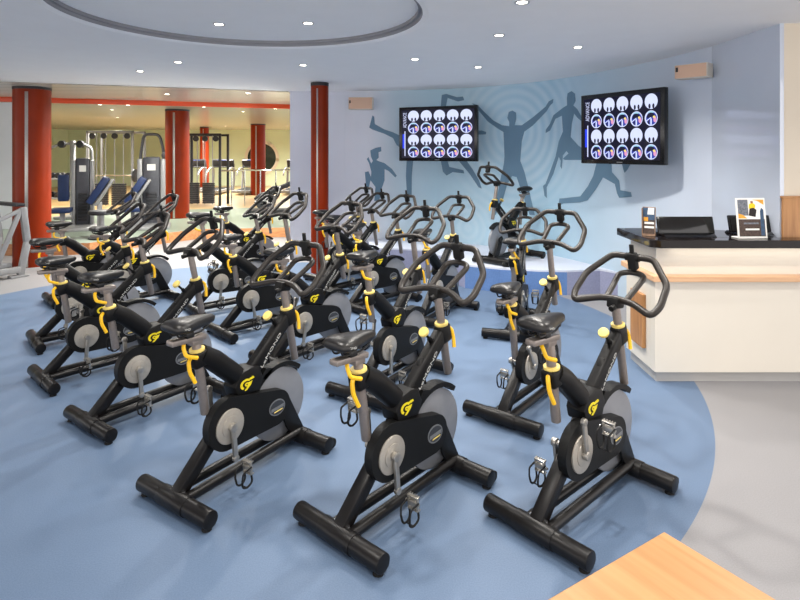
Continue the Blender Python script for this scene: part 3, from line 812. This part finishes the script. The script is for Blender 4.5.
# wood cabinet behind the counter end
t = thing('wood_panel', 'brown wooden panel standing against the beige wall behind the counter', 'panel', (3.02, 4.155, 0))
bm = B(); add_box(bm, (.2, -.11, .62), (.5, .09, 1.24), None, .004)
t.location = (2.79, 4.25, 0)
bm.free()
bm = B(); add_box(bm, (.21, -.104, .645), (.5, .02, 1.285), None, .003); obj('panel', bm, 'walnut', t)
bm = B(); add_box(bm, (.21, -.104, 1.295), (.52, .022, .015), None, .003); obj('top_edge', bm, 'walnut', t)

# wooden table in the foreground corner
t = thing('wooden_table', 'pale oak table with its corner poking into the bottom right', 'table', (.607, 1.324, 0), math.atan2(-.207, -.341))
t.rotation_euler = (0, 0, math.atan2(-.207, .13))
bm = B(); add_prism(bm, [(0, 0), (1.2, 0), (1.2, -.8), (0, -.8)], .715, .75, 'xy', bev=.003)
obj('table_top', bm, 'oak', t, smooth=0)
for x, y in ((.06, -.06), (1.14, -.06), (.06, -.74), (1.14, -.74)):
    bm = B(); add_box(bm, (x, y, .3575), (.05, .05, .715), None, .004); obj('leg', bm, 'gym_silver', t)

# ---------------------------------------------------------------- televisions
def tv(pl, pr, zt, zb, label, tilt=4):
    """pl, pr: left and right ends of the set in plan; screen faces the class"""
    pl, pr = Vector((*pl, 0)), Vector((*pr, 0)); w = (pr - pl).length; h = zt - zb
    c = (pl + pr) / 2; c.z = (zt + zb) / 2
    t = thing('television', label, 'television', c, math.atan2(pr.y - pl.y, pr.x - pl.x), 'wall televisions')
    bm = B(); add_box(bm, (0, .03, 0), (w, .06, h), None, .008); obj('housing', bm, 'bezel', t)
    bm = B(); sw, sh = w - .09, h - .09
    def fc(poly, mi, k): bm.faces.new([bm.verts.new((x, -.001 - .0004 * k, z)) for x, z in poly]).material_index = mi
    fc([(-sw / 2, -sh / 2), (sw / 2, -sh / 2), (sw / 2, sh / 2), (-sw / 2, sh / 2)], 0, 0)
    x0 = -sw / 2 + .085; cw = (sw - .1) / 5; ch = sh / 4
    r = min(cw, ch) * .44; rx = cw * .43; ry = ch * .46
    def ell(cx, cz, a, b, t0=0, t1=2 * math.pi, n=28): return [(cx + a * math.cos(t0 + (t1 - t0) * k / n), cz + b * math.sin(t0 + (t1 - t0) * k / n)) for k in range(n if t1 - t0 > 6.2 else n + 1)]
    for row in range(4):
        for col in range(5):
            cx = x0 + cw * (col + .5); cz = sh / 2 - ch * (row + .5)
            if row % 2 == 0:
                fc(ell(cx, cz, rx, ry), 1, 1)
                for s in (-1, 1): fc(ell(cx + s * rx * .3 + rx * .05, cz - ry * .62, rx * .17, ry * .33), 5, 2)
                fc([(cx - rx * .06, cz - ry * .9), (cx + rx * .16, cz - ry * .9), (cx + rx * .16, cz - ry * .4), (cx - rx * .06, cz - ry * .4)], 1, 3)
            else:
                fc(ell(cx, cz, rx, ry), 1, 1)
                fc(ell(cx + rx * .06, cz - ry * .03, rx * .84, ry * .84), 3, 2)
                fc(ell(cx, cz, rx * .9, ry * .9, R(50), R(130)), 2, 3)
                fc(ell(cx - rx * .02, cz + ry * .12, rx * .62, ry * .6, R(10), R(190)), 5, 4)
                fc(ell(cx + rx * .6, cz - ry * .2, rx * .24, ry * .36), 4, 5)
                fc(ell(cx + rx * .48, cz + ry * .15, rx * .2, ry * .16), 6, 6)
                fc([(cx - rx * .75, cz - ry * .3), (cx - rx * .7, cz - ry * .42), (cx + rx * .05, cz + ry * .05), (cx, cz + ry * .15)], 1, 5)
                fc([(cx - rx * .1, cz - ry * .85), (cx + rx * .12, cz - ry * .85), (cx + rx * .12, cz - ry * .05), (cx - rx * .1, cz - ry * .05)], 1, 5)
                fc([(cx - rx * .5, cz - ry * .7), (cx - rx * .25, cz - ry * .82), (cx - rx * .25, cz - ry * .2), (cx - rx * .45, cz - ry * .3)], 5, 5)
    bx = -sw / 2 + .045
    fc([(bx, -sh * .46), (bx + .014, -sh * .46), (bx + .014, sh * .06), (bx, sh * .06)], 1, 2)
    fc([(bx - .03, -sh * .3), (bx, -sh * .3), (bx, sh * .0), (bx - .03, sh * .0)], 7, 2)
    obj('screen', bm, ['scr', 'scr_white', 'scr_cyan', 'scr_blue', 'scr_pink', 'scr_dark', 'scr_yel', 'scr_bar'], t, smooth=0)
    me = text_mesh('ADVANCE', sh * .11, .0002)
    me.transform(Matrix.Translation((bx + .008, -.003, sh * .29)) @ Matrix.Rotation(R(90), 4, 'X') @ Matrix.Rotation(R(90), 4, 'Z') @ Matrix.Diagonal((.62, 1, 1, 1)))
    me.materials.append(M['scr_white'])
    o = bpy.data.objects.new('screen_lettering', me); C.objects.link(o); o.parent = t
    bm = B(); add_box(bm, (0, -.0015, -h / 2 + .02), (.07, .002, .008)); obj('maker_badge', bm, 'badge', t)
    bm = B(); add_box(bm, (0, .075, 0), (.3, .03, .3), None, .004); add_bar(bm, (0, .08, 0), (0, .25, 0), .08, .08, (0, 0, 1), .004)
    obj('wall_bracket', bm, 'gym_dark', t)
def zpx(v, d): return H - (v - HY) * d / F
tv((-.015, 8.4), (1.063, 7.9), zpx(106.2, 8.15), zpx(161.2, 8.15), 'left wall television showing rows of round dials, in front of the cartwheel silhouette')
tv((1.976, 6.29), (2.48, 5.4), zpx(91.3, 5.82), zpx(164.3, 5.82), 'right wall television showing rows of round dials, above the counter end')

# speakers
def speaker(c, rz, w, h, d, label):
    t = thing('wall_speaker', label, 'speaker', c, rz, 'wall speakers')
    bm = B(); add_box(bm, (0, 0, 0), (w, d, h), None, .006); obj('case', bm, 'speaker_side', t)
    bm = B(); add_box(bm, (0, -d / 2 - .002, 0), (w - .012, .008, h - .012), None, .003); obj('grille', bm, 'speaker', t)
    bm = B(); add_box(bm, (-w / 2 + .025, -d / 2 - .008, .02), (.02, .006, .04), None, .001); obj('badge', bm, 'gym_dark', t)
    bm = B(); add_box(bm, (0, d / 2 + .03, 0), (.06, .07, .06), None, .003); obj('bracket', bm, 'gym_dark', t)
speaker((-.58, 8.62, zpx(103.5, 8.6)), R(-4), .36, .18, .18, 'beige wall speaker near the left end of the mural')
speaker((2.6, 5.1, zpx(71.5, 5.1)), R(-50), .28, .125, .13, 'beige wall speaker high beside the right television')

# ---------------------------------------------------------------- downlights
LT = []
def downlight(x, y, z, label):
    t = thing('downlight', label, 'ceiling light', (x, y, z), 0, 'recessed ceiling downlights')
    bm = B(); ring = [(.032, 0), (.046, 0), (.046, -.006), (.032, -.004)]
    n = 24; rg = [[bm.verts.new((r * math.cos(2 * math.pi * k / n), r * math.sin(2 * math.pi * k / n), zz)) for k in range(n)] for r, zz in ring]
    for i in range(4):
        a, b = rg[i], rg[(i + 1) % 4]
        for k in range(n): bm.faces.new((a[k], a[(k + 1) % n], b[(k + 1) % n], b[k]))
    obj('trim_ring', bm, 'lamp_ring', t)
    bm = B(); add_cyl(bm, (0, 0, -.0035), (0, 0, -.0005), .0315, n=24); obj('lens', bm, 'lamp', t)
    LT.append((x, y, z))
DL = [((219, 24), 'downlight on the left inside the round ceiling recess'), ((308, 23), 'downlight on the right inside the round ceiling recess'),
      ((140, 71), 'ceiling downlight left of the recess, nearest the thick red column'), ((178, 62), 'ceiling downlight just beyond the recess edge, left pair'),
      ((303, 65), 'ceiling downlight just in front of the slim red column top'), ((522, 2), 'ceiling downlight nearest the top edge of the picture'),
      ((499, 35), 'ceiling downlight right of the recess, above the left television'), ((578, 47), 'ceiling downlight between the two televisions, rightmost one'),
      ((415, 59), 'ceiling downlight right above the left television, nearer the recess'), ((478, 67), 'ceiling downlight closest to the top of the mural')]
for (u, v), lb in DL:
    z = ZC + (.06 if v in (24, 23) else 0); d = F * (z - H) / (HY - v)
    downlight((u - CX) * d / F, d, z, lb)
for (u, v), lb in [((248, 93), 'downlight in the strip ceiling right of the middle red column'), ((167, 94), 'downlight in the strip ceiling above the middle red column')]:
    z = ZC - .012; d = F * (z - H) / (HY - v); downlight((u - CX) * d / F, d, z, lb)
for (u, v), lb in [((100, 104.5), 'small gym light just under the orange trim, left of the weight stack machines'), ((128, 105), 'small gym light just under the orange trim, above the power rack'),
                   ((204, 107), 'small gym light just under the orange trim, right of the middle red column'), ((275, 108.5), 'small gym light just under the orange trim, nearest the mural wall')]:
    z = ZC - .012; d = F * (z - H) / (HY - v); n_lt = len(LT); downlight((u - CX) * d / F, d, z, lb); del LT[n_lt:]
for x, y, lb in [(-9.3, 13.5, 'gym ceiling light seen left between the thick column and rack'), (-7.6, 15.5, 'gym ceiling light above the power rack'), (-6.3, 12.6, 'gym ceiling light just behind the orange trim'),
                 (-3.6, 13.2, 'gym ceiling light right of the middle red column'), (-7.9, 19.5, 'deep gym ceiling light near the farthest thin column'), (-6.2, 20.5, 'deep gym ceiling light left of the distant column'), (-4.0, 20.5, 'deep gym ceiling light above the round mirror')]:
    downlight(x, y, ZC - .012, lb)

# ---------------------------------------------------------------- gym equipment beyond the studio
def weight_machine(x, y, w, h, rz, label, back, diag):
    t = thing('weight_machine', label, 'weight machine', (x, y, ZR), rz, 'weight stack machines')
    bm = B(); add_box(bm, (0, 0, h / 2), (w * .62, .16, h), None, .03); obj('shroud', bm, 'gym_grey', t)
    for s in (-1, 1):
        bm = B(); add_box(bm, (s * w * .41, -.01, h / 2 - .02), (w * .18, .2, h - .04), None, .02); obj('side_post', bm, 'gym_silver', t)
    bm = B(); add_box(bm, (0, -.085, h - .2), (w * .3, .01, .12)); obj('instruction_plate', bm, 'card', t)
    bm = B()
    for k in range(9): add_box(bm, (0, -.085, .15 + k * .06), (w * .4, .02, .05), None, .004)
    obj('weight_stack', bm, 'gym_dark', t)
    bm = B(); add_box(bm, (-.05, -.35, .03), (.8, .7, .06), None, .01); add_bar(bm, (-.3, -.3, .05), (-.3, -.3, .32), .08, .08); obj('base_frame', bm, 'gym_silver', t)
    bm = B(); add_box(bm, (-.32, -.3, .36), (.34, .36, .09), None, .03); obj('seat', bm, 'pad_blue', t)
    if back:
        bm = B(); add_box(bm, (-.31, -.12, .76), (.19, .08, .5), None, .03); obj('backrest', bm, 'pad_blue', t)
    for dx in diag:
        tl = Matrix.Rotation(R(32), 3, 'Y')
        bm = B(); add_box(bm, (dx, -.42, .72), (.13, .3, .56), tl, .03); obj('sloping_pad', bm, 'pad_blue', t)
        bm = B(); add_box(bm, (dx + .1, -.42, .68), (.05, .24, .56), tl, .015); obj('pad_frame', bm, 'gym_silver', t)
        bm = B(); add_bar(bm, (dx + .02, -.42, .05), (dx + .02, -.42, .5), .08, .08); obj('pad_post', bm, 'gym_silver', t)
weight_machine(-6.05, 11.0, .38, 1.32, R(22), 'grey weight stack machine with blue seat just right of the thick red column', True, [.3])
weight_machine(-4.83, 11.2, .5, 1.34, R(20), 'wider grey weight stack machine beside the middle red column', False, [-.25])

def cable_station(x, y, w, h, label, name='cable_machine', bar=True, fm='gym_silver'):
    t = thing(name, label, 'cable machine', (x, y, ZR), 0, None)
    for sx in (-1, 1):
        for sy in (0, .7):
            bm = B(); add_box(bm, (sx * w / 2, sy, h / 2), (.06, .06, h), None, .008); obj('upright', bm, fm, t)
    for sy in (0, .7):
        bm = B(); add_box(bm, (0, sy, h - .03), (w + .06, .06, .06), None, .008); obj('top_beam', bm, fm, t)
    bm = B()
    for sx in (-.3, -.1, .1, .3): add_cyl(bm, (sx * w, 0, .05), (sx * w, 0, h - .05), .012, n=8)
    obj('guide_rods', bm, 'gym_silver', t)
    bm = B()
    for sx in (-.2, .2):
        for k in range(10): add_box(bm, (sx * w, 0, .1 + k * .055), (w * .3, .1, .048), None, .003)
    obj('weight_stack', bm, 'gym_dark', t)
    for sx in (-.38, -.12, .12, .4):
        bm = B(); add_cyl(bm, (sx * w, -.06, h - .14), (sx * w, -.02, h - .14), .075, n=16); obj('pulley', bm, 'gym_dark', t)
    if bar:
        bm = B(); add_cyl(bm, (-w * .75, -.15, h * .42), (w * .75, -.15, h * .42), .018, n=10)
        obj('barbell_bar', bm, 'chrome', t)
        for s in (-1, 1):
            bm = B(); add_cyl(bm, (s * w * .6, -.15, h * .42), (s * w * .6 + s * .05, -.15, h * .42), .17, n=20, bev=.01); obj('weight_plate', bm, 'gym_dark', t)
cable_station(-7.45, 14.8, 1.15, 1.98, 'power rack with barbell between the two grey weight stack machines', 'power_rack')
cable_station(-5.25, 15.2, 1.0, 1.92, 'tall cable machine right of the middle red column', bar=False, fm='gym_dark')
t = thing('dumbbell_rack', 'dark two tier dumbbell rack behind the left weight stack machine', 'dumbbell rack', (-8.3, 13.5, ZR))
for sx in (-.7, .7):
    bm = B(); add_box(bm, (sx, 0, .45), (.05, .3, .9), None, .006); obj('upright', bm, 'gym_silver', t)
for z in (.35, .8):
    bm = B(); add_box(bm, (0, 0, z), (1.45, .3, .04), None, .006); obj('shelf', bm, 'gym_silver', t)
for j, z in enumerate((.35, .8)):
    for k in range(6):
        bm = B(); x = -.58 + k * .23
        for s in (-1, 1): add_cyl(bm, (-.09 * 0, s * .05, 0), (0, s * .13, 0), .065, n=12, bev=.008)
        add_cyl(bm, (0, -.06, 0), (0, .06, 0), .018, n=8)
        o = obj('dumbbell', bm, 'gym_dark', None, (-8.3 + x, 13.5, ZR + z + .086))
        tag(o, 'dark round headed dumbbell resting on the %s tier of the rack' % ('lower' if j == 0 else 'upper'), 'dumbbell', 'dumbbells on the %s tier' % ('lower' if j == 0 else 'upper'))
t = thing('pulldown_machine', 'slim silver post with spread overhead arms behind the left weight stack machine', 'weight machine', (-7.1, 12.5, ZR))
bm = B(); add_box(bm, (0, 0, .84), (.09, .09, 1.68), None, .01); add_box(bm, (0, 0, .03), (.5, .6, .06), None, .01); obj('upright', bm, 'gym_silver', t)
for q in (-1, 1):
    bm = B(); sweep(bm, rounded([(0, 0, 1.62), (q * .25, -.05, 1.6), (q * .45, -.08, 1.52), (q * .47, -.08, 1.2)], .08), .03, 10); obj('overhead_arm', bm, 'gym_silver', t)
    bm = B(); add_cyl(bm, (q * .2, -.1, 1.6), (q * .2, -.02, 1.6), .08, n=18, bev=.006); obj('pulley', bm, 'gym_dark', t)
t = thing('cable_tower', 'dark arched cable tower behind the right weight stack machine', 'cable machine', (-6.05, 14.0, ZR))
bm = B(); sweep(bm, rounded([(-.3, 0, .02), (-.26, 0, 1.3), (-.18, 0, 1.86), (.2, 0, 1.86), (.3, 0, 1.5), (.32, 0, .02)], .12), .035, 12); obj('arch', bm, 'gym_dark', t)
bm = B(); add_box(bm, (0, 0, .03), (.8, .6, .06), None, .01); obj('base', bm, 'gym_dark', t)
for k, z in enumerate((.55, .95, 1.35)):
    bm = B(); add_cyl(bm, (.36, -.06, z), (.36, .06, z), .13 - .02 * k, n=20, bev=.008); obj('weight_plate', bm, 'gym_dark', t)
t = thing('gym_stool', 'dark round padded stool in front of the left weight stack machine', 'stool', (-4.95, 9.55, ZR))
bm = B(); add_cyl(bm, (0, 0, .4), (0, 0, .47), .2, n=24, bev=.02); obj('seat', bm, 'gym_dark', t)
bm = B(); add_cyl(bm, (0, 0, .02), (0, 0, .4), .045, n=14); obj('leg', bm, 'gym_silver', t)
bm = B(); add_cyl(bm, (0, 0, 0), (0, 0, .025), .2, n=24, bev=.006); obj('foot', bm, 'gym_dark', t)

def treadmill(x, y, rz, z, label, s=1):
    t = thing('treadmill', label, 'treadmill', (x, y, z), rz)
    bm = B(); add_box(bm, (-.75, 0, .11), (1.7, .62, .1), None, .02); obj('deck', bm, 'gym_silver', t)
    bm = B(); add_box(bm, (-.8, 0, .165), (1.5, .46, .012), None, .003); obj('belt', bm, 'rubber', t)
    for q in (-1, 1):
        bm = B(); sweep(bm, rounded([(-.12, q * .37, .03), (-.02, q * .37, .45), (.02, q * .37, .7), (-.06, q * .36, .86)], .1), .04, 12)
        add_box(bm, (-.12, q * .37, .015), (.2, .1, .03), None, .006); obj('upright', bm, 'gym_silver', t)
        bm = B(); sweep(bm, rounded([(-.06, q * .36, .86), (-.4, q * .36, .88), (-.75, q * .36, .72), (-.8, q * .36, .62)], .1), .025, 10); obj('handrail', bm, 'gym_silver', t)
    bm = B(); add_box(bm, (-.03, 0, 1.02), (.12, .76, .3), Matrix.Rotation(R(-25), 3, 'Y'), .03); obj('console', bm, 'gym_dark', t)
    bm = B(); add_box(bm, (-.085, 0, 1.045), (.012, .36, .22), Matrix.Rotation(R(-25), 3, 'Y'), .004); obj('screen', bm, 'tread_screen', t)
    bm = B(); sweep(bm, [(-.1, -.34, .9), (-.14, 0, .9), (-.1, .34, .9)], .02, 10); obj('front_grip', bm, 'gym_dark', t)
# the near one: only its silver frame reaches into view at the left edge
t = thing('treadmill', 'silver framed treadmill cut by the left edge beside the thick red column', 'treadmill', (-5.2, 7.65, 0), R(60))
bm = B(); add_box(bm, (-.95, 0, .14), (1.7, .6, .12), None, .02); obj('deck', bm, 'gym_silver', t)
bm = B(); add_box(bm, (-1.0, 0, .206), (1.5, .46, .012), None, .003); obj('belt', bm, 'rubber', t)
for q in (-.35, .35):
    bm = B(); add_bar(bm, (-.03, q, .02), (.06, q, .46), .085, .07, (0, 1, 0), .02); add_bar(bm, (.055, q, .44), (.0, q, .9), .085, .07, (0, 1, 0), .02)
    add_box(bm, (-.05, q, .015), (.22, .1, .03), None, .006); obj('upright', bm, 'gym_silver', t)
    bm = B(); add_bar(bm, (.01, q, .88), (-.6, q, .62), .05, .05, (0, 1, 0), .015); obj('handrail', bm, 'gym_silver', t)
    bm = B(); add_bar(bm, (-.03, q, .86), (-.3, q, .2), .06, .05, (0, 1, 0), .015); obj('brace', bm, 'gym_silver', t)
    bm = B(); add_bar(bm, (-.02, q, .1), (-.9, q, .1), .07, .08, (0, 0, 1), .015); obj('side_rail', bm, 'gym_silver', t)
bm = B(); add_box(bm, (-.02, 0, .93), (.12, .7, .04), None, .015); obj('console_shelf', bm, 'gym_dark', t)
for i, (x, lb) in enumerate([(-7.3, 'left'), (-6.3, 'second'), (-5.25, 'third'), (-3.65, 'right')]):
    treadmill(x, 20.6, R(90), ZR, {'left': 'distant treadmill with blue screen, leftmost of four along the gym back', 'second': 'distant treadmill with blue screen behind the tall cable machine',
              'third': 'distant treadmill with blue screen just left of the far red column', 'right': 'distant treadmill with blue screen nearest the mural wall edge'}[lb])
t = thing('cross_trainer', 'dark cross trainer with sloping arms beside the mural wall edge', 'cross trainer', (-2.75, 13.4, ZR), R(10))
bm = B(); add_box(bm, (0, 0, .06), (1.5, .5, .1), None, .02); obj('base', bm, 'gym_dark', t)
bm = B(); add_cyl(bm, (-.4, -.1, .3), (-.4, .1, .3), .2, n=32, bev=.02); obj('flywheel_housing', bm, 'gym_grey', t)
for q in (-.22, .22):
    bm = B(); sweep(bm, rounded([(.5, q, .12), (.35, q, .7), (.55, q, 1.25), (.5, q, 1.5)], .2), .025, 10); obj('handle_arm', bm, 'gym_dark', t)
    bm = B(); add_bar(bm, (-.6, q, .35), (.55, q, .85), .09, .06, (0, 1, 0), .015); obj('foot_rail', bm, 'gym_dark', t)
bm = B(); add_box(bm, (.45, 0, 1.22), (.08, .36, .26), None, .02); obj('console', bm, 'gym_dark', t)
t = thing('handrail', 'slim silver handrail on posts crossing before the distant red column', 'handrail', (0, 0, ZR))
rp = [Vector((-4.9, 15.6, .92)), Vector((-4.1, 15.2, .95)), Vector((-3.3, 15.3, .95)), Vector((-2.4, 15.6, .95))]
bm = B(); sweep(bm, rp, .022, 10); obj('top_rail', bm, 'chrome', t)
for p in rp + [Vector((-4.5, 15.4, .93)), Vector((-3.7, 15.25, .95))]:
    bm = B(); add_cyl(bm, (p.x, p.y, 0), p, .016, n=8); obj('post', bm, 'chrome', t)
t = thing('round_mirror', 'large dark round mirror on the far gym wall behind the red column', 'mirror', (-5.82, 24.28, 1.36))
bm = B(); add_cyl(bm, (0, -.03, 0), (0, .02, 0), .62, n=48); obj('glass', bm, 'mirror_round', t)
bm = B(); ring_arc(bm, (0, 0), .6, .72, 0, 2 * math.pi, -.05, .02, 48); obj('frame', bm, 'wallbeige', t)

# ---------------------------------------------------------------- light
def spot(x, y, z, e, col=(1, .95, .88), size=R(140), blend=.9, rad=.05):
    l = bpy.data.lights.new('downlight_lamp', 'SPOT'); l.energy = e; l.spot_size = size; l.spot_blend = blend; l.shadow_soft_size = rad; l.color = col
    o = bpy.data.objects.new('downlight_lamp', l); C.objects.link(o); o.location = (x, y, z - .03)
for i, (x, y, z) in enumerate(LT):
    if y > 9: spot(x, y, z, 400 if y < 18 else 620, (1, .98, .9), R(168))
    else: spot(x, y, z, 88)
# the same downlights carry on over the part of the room behind the camera and beside it
for x, y in [(-1.0, 2.0), (.6, 2.1), (-4.0, 3.6), (-.2, .2), (2.0, .4), (1.9, 2.9), (-4.4, 6.2)]:
    downlight(x, y, ZC, 'ceiling downlight over the near part of the studio, above the picture'); spot(x, y, ZC, 80)
l = bpy.data.lights.new('worktop_added_fill', 'AREA'); l.shape = 'RECTANGLE'; l.size = 1.0; l.size_y = .03; l.energy = .4; l.color = (1, .9, .76)  # added fill brightening the counter's upper panel; no strip lamp is fitted there
o = bpy.data.objects.new('worktop_added_fill', l); C.objects.link(o); o.location = (2.4, 4.02, CZ - .062)
w = bpy.data.worlds.new('world'); S.world = w; w.use_nodes = True
w.node_tree.nodes['Background'].inputs[0].default_value = (1, .965, .955, 1)
w.node_tree.nodes['Background'].inputs[1].default_value = 2.0
S.view_settings.view_transform = 'Standard'; S.view_settings.look = 'None'
S.view_settings.exposure = .48; S.view_settings.gamma = 1; S.view_settings.use_curve_mapping = False
